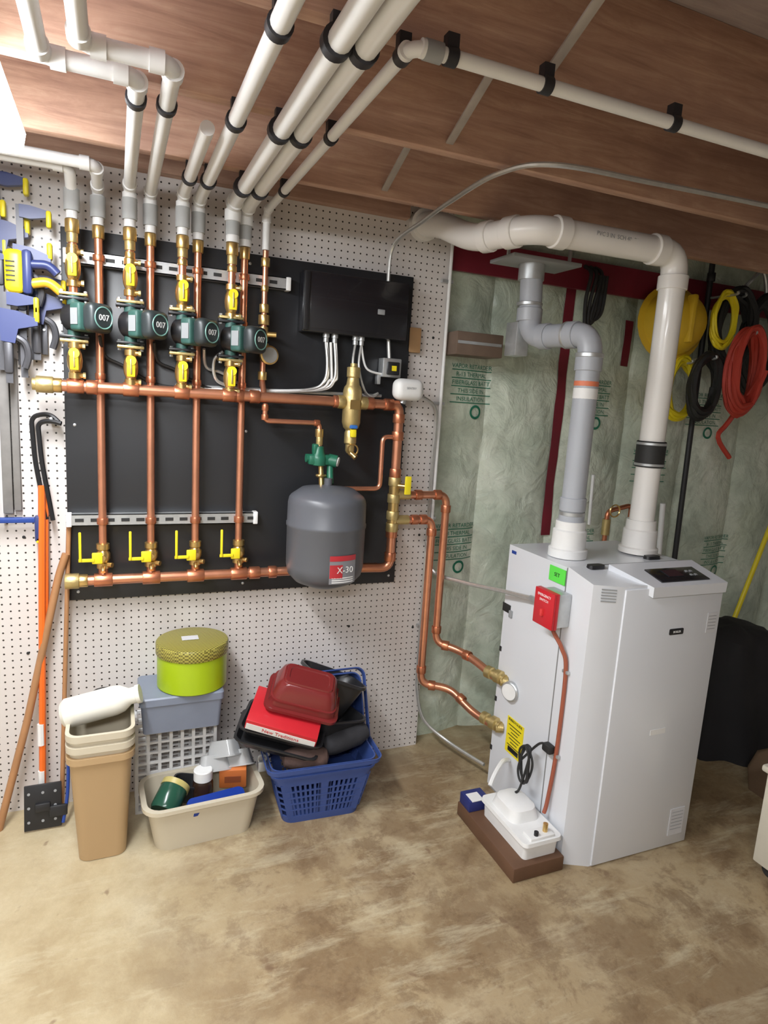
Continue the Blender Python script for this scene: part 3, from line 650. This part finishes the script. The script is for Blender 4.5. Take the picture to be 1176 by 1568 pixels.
g.add(bx(2.10,2.6,-1.72,-1.14,.05,.40,.006),CRM); g.add(bx(2.085,2.62,-1.735,-1.125,.395,.42,.008),CRM)
for x in (2.15,2.55):
    for y in (-1.68,-1.18): g.add(cyl((x-.012,y,.026),(x+.012,y,.026),.026),DRK); g.add(bx(x-.016,x+.016,y-.016,y+.016,.03,.056),GRL)
g=G('water_shutoff_piping'); 
g.add(pipe([(2.27,-.02,.6),(2.27,-.02,1.12),(2.42,-.02,1.15),(2.42,-.02,.7)],.012,.03),COPD); g.add(torus((2.27,-.07,1.13),.03,.004,(0,1,0),18,6),BRA); g.add(cyl((2.27,-.02,1.0),(2.27,-.02,1.08),.02),BRAD)
g.add(cyl((2.27,-.02,.6),(2.27,-.02,0),.012),COPD); g.add(cyl((2.42,-.02,.7),(2.42,-.02,0),.012),COPD); g.add(cyl((2.62,-.03,1.16),(2.68,-.03,.3),.014),WHT); g.add(cyl((2.18,-.0,1.05),(2.17,-.0,1.3),.008),WHT)
# ------------------------------------------------------------------ left-hand tools
DG=M('tool_steel_dark',(.09,.09,.10),.45,.4); BY=M('clamp_blue',(.03,.045,.16),.4)
def clamp(x,y,z0,z1,s=1,hd=.19):
    g=G('bar_clamp'); g.add(bx(x-.010,x+.010,y-.003,y+.003,z0,z1),DG)
    g.add(prism([(0,-.018),(.03,-.020),(.085,-.008),(.085,.010),(.03,.020),(0,.020)],-.010,.010),BY,T(x,y,z1-.02)@RX(90)@Matrix.Diagonal((s,1,1,1)))
    g.add(box((x+.082*s,y,z1-.034),(.016,.030,.052),.006),YEL)
    zc=z1-hd
    g.add(prism([(-.02,-.05),(.02,-.055),(.03,-.01),(.085,.005),(.085,.025),(.03,.045),(-.02,.05)],-.014,.014),BY,T(x,y,zc)@RX(90)@Matrix.Diagonal((s,1,1,1)))
    g.add(box((x+.082*s,y,zc+.04),(.016,.030,.052),.006),YEL)
    g.add(hose([(x+.01*s,y,zc-.03),(x+.045*s,y,zc-.05),(x+.055*s,y,zc-.09),(x+.045*s,y,zc-.13)],.011,8),DG)
    g.add(box((x,y,zc-.10),(.026,.026,.10),.008),DG)
    g.add(cyl((x,y,z1-.01),(x,-.001,z1-.01),.005),GRL)
clamp(-.335,-.05,1.62,2.225); clamp(-.27,-.085,1.60,2.13,1,.17); clamp(-.40,-.05,1.3,2.15,1); clamp(-.235,-.045,1.66,1.93,1,.1); clamp(-.31,-.11,1.58,1.86,1,.1)
for k,x in enumerate((-.36,-.325,-.285,-.245,-.215)):
    g=G('steel_clamp_bar'); g.add(bx(x-.009,x+.009,-.03,-.022,1.60+.02*k,1.86-.02*k,.001),DG); g.add(cyl((x,-.035,1.84-.02*k),(x,-.001,1.84-.02*k),.004),GRL)
g=G('squeeze_clamp'); g.add(box((-.285,-.115,1.925),(.055,.03,.13),.018,3),YEL); g.add(box((-.25,-.118,1.925),(.03,.032,.135),.012),BY)
for k in range(5): g.add(box((-.295,-.1315,1.895+k*.014),(.025,.002,.004)),DRK)
g.add(pipe([(-.25,-.115,1.89),(-.19,-.115,1.905),(-.155,-.115,1.875)],.015,.03),M('handle_orange',(.75,.42,.03),.4)); g.add(pipe([(-.25,-.115,1.95),(-.19,-.115,1.955),(-.165,-.115,1.93)],.014,.03),BY)
g.add(cyl((-.27,-.11,1.97),(-.27,-.001,1.97),.005),GRL)
WG=M('wood_gray',(.20,.19,.18),.6,0,.35,20)
g=G('gray_wood_slat'); g.add(bx(-.355,-.325,-.03,-.005,1.14,1.64,.003),WG); g.add(bx(-.322,-.300,-.03,-.005,1.15,1.66,.003),WG)
g=G('gray_wood_slat'); g.add(bx(-.42,-.37,-.03,-.005,1.1,1.7,.003),WG)
for k in range(2):
    g=G('pry_bar'); o=k*.022
    g.add(pipe([(-.175+o*.3,-.05-o,1.455),(-.205,-.04-o,1.485-o),(-.262+o,-.035-o,1.475-o),(-.255+o,-.035-o,1.33),(-.225+o,-.035-o,1.12)],.008,.04,8),M('bar_black',(.02,.02,.022),.35,.3)); g.add(cyl((-.20,-.04-o,1.47),(-.20,-.001,1.47),.005),GRL)
g=G('orange_stake'); g.add(pipe([(-.235,-.05,1.24),(-.262,-.09,.0)],.0115,.01,8),ORG); g.add(pipe([(-.2585,-.082,.38),(-.259,-.0855,.30)],.0121,.01,8),WHT); g.add(pipe([(-.2605,-.087,.20),(-.261,-.088,.15)],.0121,.01,8),WHT)
g=G('orange_stake'); g.add(pipe([(-.225,-.03,1.22),(-.235,-.05,.75)],.009,.01,8),ORG); g.add(cyl((-.227,-.03,1.19),(-.227,-.001,1.19),.004),GRL)
g=G('wooden_tool_handle'); g.add(pipe([(-.165,-.06,1.0),(-.19,-.06,.92),(-.30,-.08,.40),(-.40,-.10,.0)],.013,.03,10),M('handle_wood',(.40,.20,.09),.45,0,.25,10))
g=G('wooden_tool_handle'); g.add(pipe([(-.155,-.04,1.10),(-.20,-.09,.0)],.008,.03,10),M('handle_wood',(.40,.20,.09),.45,0,.2,10))
g=G('blue_pipe_clamp'); g.add(bx(-.44,-.25,-.05,-.03,1.11,1.128,.003),M('blue_bar',(.02,.06,.28),.4)); g.add(box((-.25,-.045,1.09),(.02,.03,.09),.005),BY); g.add(box((-.25,-.05,1.05),(.014,.02,.02),.004),YEL); g.add(cyl((-.35,-.04,1.12),(-.35,-.001,1.12),.005),GRL)
g=G('gate_hinge'); HM2=T(-.255,-.13,.085)@RX(-12)
g.add(box((0,0,0),(.12,.008,.16),.002),BLK,HM2)
for a in (-.045,0,.04):
    for c in (-.05,0,.05): g.add(lathe([(.005,0),(.005,.001)],(a,-.0045,c),(0,-1,0),10),GRY,HM2)
g.add(box((.0,-.01,0),(.05,.016,.03),.004),BLK,HM2); g.add(box((.05,-.01,-.02),(.06,.012,.04),.004),BLK,HM2)
g=G('blue_strap'); g.add(hose([(-.16,-.10,.40),(-.17,-.11,.25),(-.175,-.13,.12),(-.19,-.15,.02)],.006),BLU)
# ------------------------------------------------------------------ bins
TAN=M('bin_tan',(.47,.32,.17),.42,0,.04,4); TANL=M('bin_cream',(.60,.54,.42),.42,0,.04,4)
cx,cy=-.055,-.265
for k,m_ in enumerate((TAN,TANL,TANL)):
    g=G('wastebasket'); g.add(bin_geo(.40,.15,.20,.195,.275,.035,.008,.022),m_,T(cx,cy,.002+.040*k))
TR=M('jug_translucent',(.80,.78,.70),.35,0,.04,4)
g=G('plastic_jug'); JM=T(-.055,-.28,.525)@RZ(-8)@RY(76)
g.add(lathe([(0,-.125),(.04,-.122),(.05,-.11),(.05,.045),(.045,.07),(.028,.095),(.028,.115),(.032,.117),(.032,.13),(0,.131)],(0,0,0),(0,0,1),24),TR,JM)
g=G('dark_cloth_scrap'); vs,fs=lathe([(0,.03),(.05,.02),(.08,0),(.06,-.02)],(0,0,0),(0,0,1),16); g.add(([V((p.x*1.2,p.y,p.z+.02*noise.noise(p*30))) for p in vs],fs),DRK,T(-.03,-.2,.50))
g=G('white_lattice_crate'); X0,X1,Y0,Y1,H=.06,.345,-.150,-.04,.365
nz6=9
for k in range(nz6+1):
    z=max(.006,min(H-.006,H*k/nz6)); hh=.006 if k in (0,nz6) else .0045
    for y in (Y0,Y1): g.add(bx(X0,X1,y-.0045,y+.0045,z-hh,z+hh),WHT)
    for x in (X0,X1): g.add(bx(x-.004,x+.004,Y0,Y1,z-.0045,z+.0045),WHT)
for k in range(8):
    x=X0+(X1-X0)*k/7
    for y in (Y0,Y1): g.add(bx(x-.006,x+.006,y-.004,y+.004,0,H),WHT)
for k in range(1,4):
    y=Y0+(Y1-Y0)*k/4
    for x in (X0,X1): g.add(bx(x-.003,x+.003,y-.003,y+.003,0,H),WHT)
g.add(bx(X0,X1,Y0,Y1,.002,.006),WHT)
g=G('gray_storage_box'); GB=M('box_bluegray',(.20,.23,.30),.4)
g.add(loft([(0,.27,.19,.015),(.11,.285,.205,.015),(.11,.295,.215,.015),(.135,.295,.215,.015),(.14,.285,.205,.012)],True,True),GB,T(.215,-.142,.3655))
g=G('round_cookie_tin'); TG=M('tin_lime',(.36,.50,.01),.32,0,.03)
def mat_lid():
    m,N,L,b=nodes('tin_lid_woven'); tc=N.new('ShaderNodeTexCoord'); w=N.new('ShaderNodeTexChecker'); w.inputs['Scale'].default_value=150; L.new(tc.outputs['Object'],w.inputs['Vector'])
    c=mixc(N,L,w.outputs['Fac'],(.13,.11,.02),(.38,.34,.07)); L.new(c,b.inputs['Base Color']); b.inputs['Roughness'].default_value=.4; return m
TL=mat_lid()
g.add(lathe([(0,0),(.122,0),(.126,.004),(.126,.135),(0,.135)],(.258,-.142,.506),(0,0,1),48),TG); g.add(lathe([(.130,.128),(.131,.13),(.131,.165),(.128,.17),(.12,.172),(0,.170)],(.258,-.142,.506),(0,0,1),48),TL)
g.add(box((.25,-.13,.678),(.06,.04,.001)),PAP,None)
g=G('cream_dishpan'); g.add(bin_geo(.17,.34,.19,.40,.225,.05,.014,.014),TANL,T(.28,-.29,0)@RZ(3))
g=G('glass_jar'); JM=T(.165,-.315,.15)@RZ(20)@RY(55)@RX(-30)
g.add(lathe([(0,-.05),(.045,-.05),(.05,-.04),(.05,.04),(.045,.05),(0,.05)],(0,0,0),(0,0,1),24),M('jar_darkgreen',(.02,.08,.05),.2),JM); g.add(lathe([(.052,.035),(.052,.055),(0,.056)],(0,0,0),(0,0,1),24),M('lid_gold',(.5,.42,.15),.35),JM); g.add(lathe([(.042,0),(.042,.001)],(0,0,.056),(0,0,1),24),TANL,JM)
g=G('medicine_bottle'); g.add(lathe([(0,0),(.035,0),(.037,.01),(.037,.10),(.03,.12),(.025,.125),(0,.125)],(.285,-.28,.07),(0,0,1),24),M('bottle_brown',(.03,.015,.01),.2)); g.add(lathe([(.034,0),(.034,.035),(.031,.038),(0,.038)],(.285,-.28,.185),(0,0,1),24),WHT)
g=G('orange_box'); g.add(box((0,0,0),(.10,.07,.085),.004),M('box_orange',(.60,.17,.04),.5),T(.40,-.25,.17)@RZ(-12)@RX(12)); g.add(box((0,-.036,0),(.06,.001,.03)),M('box_brown',(.3,.08,.03),.5),T(.40,-.25,.17)@RZ(-12)@RX(12))
g=G('blue_plastic_lid'); g.add(loft([(0,.21,.07,.02),(.012,.205,.065,.02)],True,True),M('lid_blue',(.01,.04,.28),.3),T(.325,-.355,.130)@RZ(8)@RX(20))
g=G('dark_plastic_pot'); g.add(bin_geo(.07,.08,.07,.10,.09,.03,.004,.006,.002),M('tray_black',(.02,.02,.022),.35),T(.22,-.25,.10)@RY(15))
CLR=M('clear_plastic',(.78,.79,.79),.15,0,.05,5,trans=.55)
for k,(x,y,z) in enumerate(((.33,-.215,.235),(.42,-.21,.24),(.37,-.20,.28))):
    g=G('clear_food_container'); g.add(bin_geo(.06,.09,.07,.12,.09,.02,.005,.006,.002),CLR,T(x,y,z)@RX(150)@RZ(20*k))
g=G('padlock'); g.add(box((.505,-.27,.19),(.035,.02,.045),.008),GRL); g.add(torus((.505,-.27,.22),.016,.004,(0,1,0),16,6),GRL)
# blue laundry basket
BB=M('basket_blue',(.045,.085,.28),.42)
g=G('laundry_basket')
def basket(g,mx,h,w0,d0,w1,d1,mat):
    def band(z0,z1,o=0):
        f=lambda z:(w0+(w1-w0)*z/h+o,d0+(d1-d0)*z/h+o)
        a,b2=f(z0),f(z1)
        return loft([(z0,a[0],a[1],.04),(z1,b2[0],b2[1],.04),(z1,b2[0]-.01,b2[1]-.01,.036),(z0,a[0]-.01,a[1]-.01,.036),(z0,a[0],a[1],.04)],False,False)
    g.add(loft([(0,w0-.01,d0-.01,.04),(.008,w0-.01,d0-.01,.04)],True,True),mat,mx)
    g.add(band(0,.03),mat,mx); g.add(band(h-.075,h),mat,mx); g.add(band(h-.012,h+.006,.035),mat,mx); g.add(band(h-.04,h-.03,.015),mat,mx)
    for k in range(1,5): z=.03+k*(h-.105)/5; g.add(band(z-.003,z+.003),mat,mx)
    for s in (-1,1):
        n=16
        for i in range(n+1):
            u=-.5+i/n
            wd=.03 if i in (0,n) else (.05 if i==n//2 else .009)
            def pp(z,side):
                W=w0+(w1-w0)*z/h; Dp=d0+(d1-d0)*z/h
                return V((u*(W-.07),s*(Dp/2-.004),z)) if side==0 else V((s*(W/2-.004),u*(Dp-.07),z))
            for side in (0,1):
                a,b2=pp(.02,side),pp(h-.07,side); t=V((wd/2,0,0)) if side==0 else V((0,wd/2,0)); nn=V((0,.003,0)) if side==0 else V((.003,0,0))
                vs=[a-t-nn,a+t-nn,a+t+nn,a-t+nn,b2-t-nn,b2+t-nn,b2+t+nn,b2-t+nn]
                g.add((vs,[[0,3,2,1],[4,5,6,7],[0,1,5,4],[1,2,6,5],[2,3,7,6],[3,0,4,7]]),mat,mx)
basket(g,T(.725,-.265,0)@RZ(-3),.24,.30,.24,.41,.30,BB)
g=G('laundry_basket'); basket(g,T(.80,-.075,.25)@RX(68)@RZ(0),.12,.26,.30,.30,.36,BB)
BT=M('tray_black',(.02,.02,.022),.35)
for k,(x,y,z,r) in enumerate(((.56,-.27,.285,8),(.585,-.265,.325,5))):
    g=G('black_plastic_tray'); g.add(bin_geo(.035,.27,.17,.31,.21,.03,.006,.006,.003),BT,T(x,y,z)@RZ(-20-4*k)@RY(r+6)@RX(4))
g=G('black_plastic_tray'); g.add(bin_geo(.09,.17,.12,.22,.17,.04,.006,.008,.003),BT,T(.78,-.25,.27)@RZ(15)@RY(12))
g=G('black_oval_planter'); g.add(bin_geo(.20,.16,.14,.26,.20,.068,.006,.012,.003),BT,T(.73,-.20,.31)@RY(24)@RX(-6))
g=G('red_white_box'); PM=T(.585,-.30,.40)@RZ(-22)@RY(14)@RX(18)
g.add(box((0,0,0),(.27,.18,.045),.003),RED,PM); g.add(box((0,-.091,-.006),(.262,.001,.028)),WHT,PM); g.add(text('New Traditions',.022,PM@T(0,-.0925,-.006)@FRONT),RED)
RT=M('red_translucent',(.24,.03,.03),.18,0,.1,6,trans=.25)
g=G('red_food_container'); PM=T(.655,-.27,.44)@RZ(-18)@RY(14)@RX(18)
g.add(loft([(0,.26,.17,.03),(.004,.285,.195,.035),(.016,.285,.195,.035),(.018,.26,.17,.035),(.04,.25,.165,.035),(.042,.255,.17,.035),(.05,.255,.17,.035),(.052,.245,.16,.035),(.105,.215,.135,.035),(.115,.195,.115,.03)],True,True),RT,PM)
g.add(loft([(.115,.185,.105,.02),(.121,.18,.10,.02),(.121,.155,.075,.02),(.117,.15,.07,.02)],True,True),RT,PM)
g=G('rolled_black_fabric'); g.add(lathe([(0,-.11),(.035,-.10),(.045,-.05),(.045,.06),(.03,.10),(0,.105)],(.82,-.31,.275),(1,.2,.1),16),M('fabric_dark',(.03,.03,.035),.9,0,.2,10,.5,30))
g=G('rolled_black_fabric'); g.add(lathe([(0,-.09),(.03,-.08),(.04,-.05),(.04,.06),(.03,.08),(0,.09)],(.65,-.36,.25),(1,-.2,.0),16),M('fabric_brown',(.10,.06,.05),.9,0,.3,10,.5,30))
for q in G.all: q.done()
# ------------------------------------------------------------------ world + camera
w=bpy.data.worlds.new('world'); bpy.context.scene.world=w; w.use_nodes=True; w.node_tree.nodes['Background'].inputs[0].default_value=(.8,.85,1,1); w.node_tree.nodes['Background'].inputs[1].default_value=.15
ey=V((-.3812,-.1804,.9067)).normalized(); ex=V((.8639,-.0109,.3678)); ex=(ex-ey*ex.dot(ey)).normalized(); dn=ex.cross(ey)*-1
if dn.y<0: dn=-dn
right=V((ex[0],ey[0],-dn[0])); down=V((ex[1],ey[1],-dn[1])); fwd=V((ex[2],ey[2],-dn[2]))
cd=bpy.data.cameras.new('camera'); co=bpy.data.objects.new('camera',cd); bpy.context.collection.objects.link(co)
R=Matrix((right,-down,-fwd)).transposed().to_4x4(); co.matrix_world=T(0,-2.5,1.595)@R
cd.sensor_fit='HORIZONTAL'; cd.sensor_width=36; cd.lens=36*980/1176; cd.clip_start=.02
bpy.context.scene.camera=co
bpy.context.scene.view_settings.view_transform='Standard'
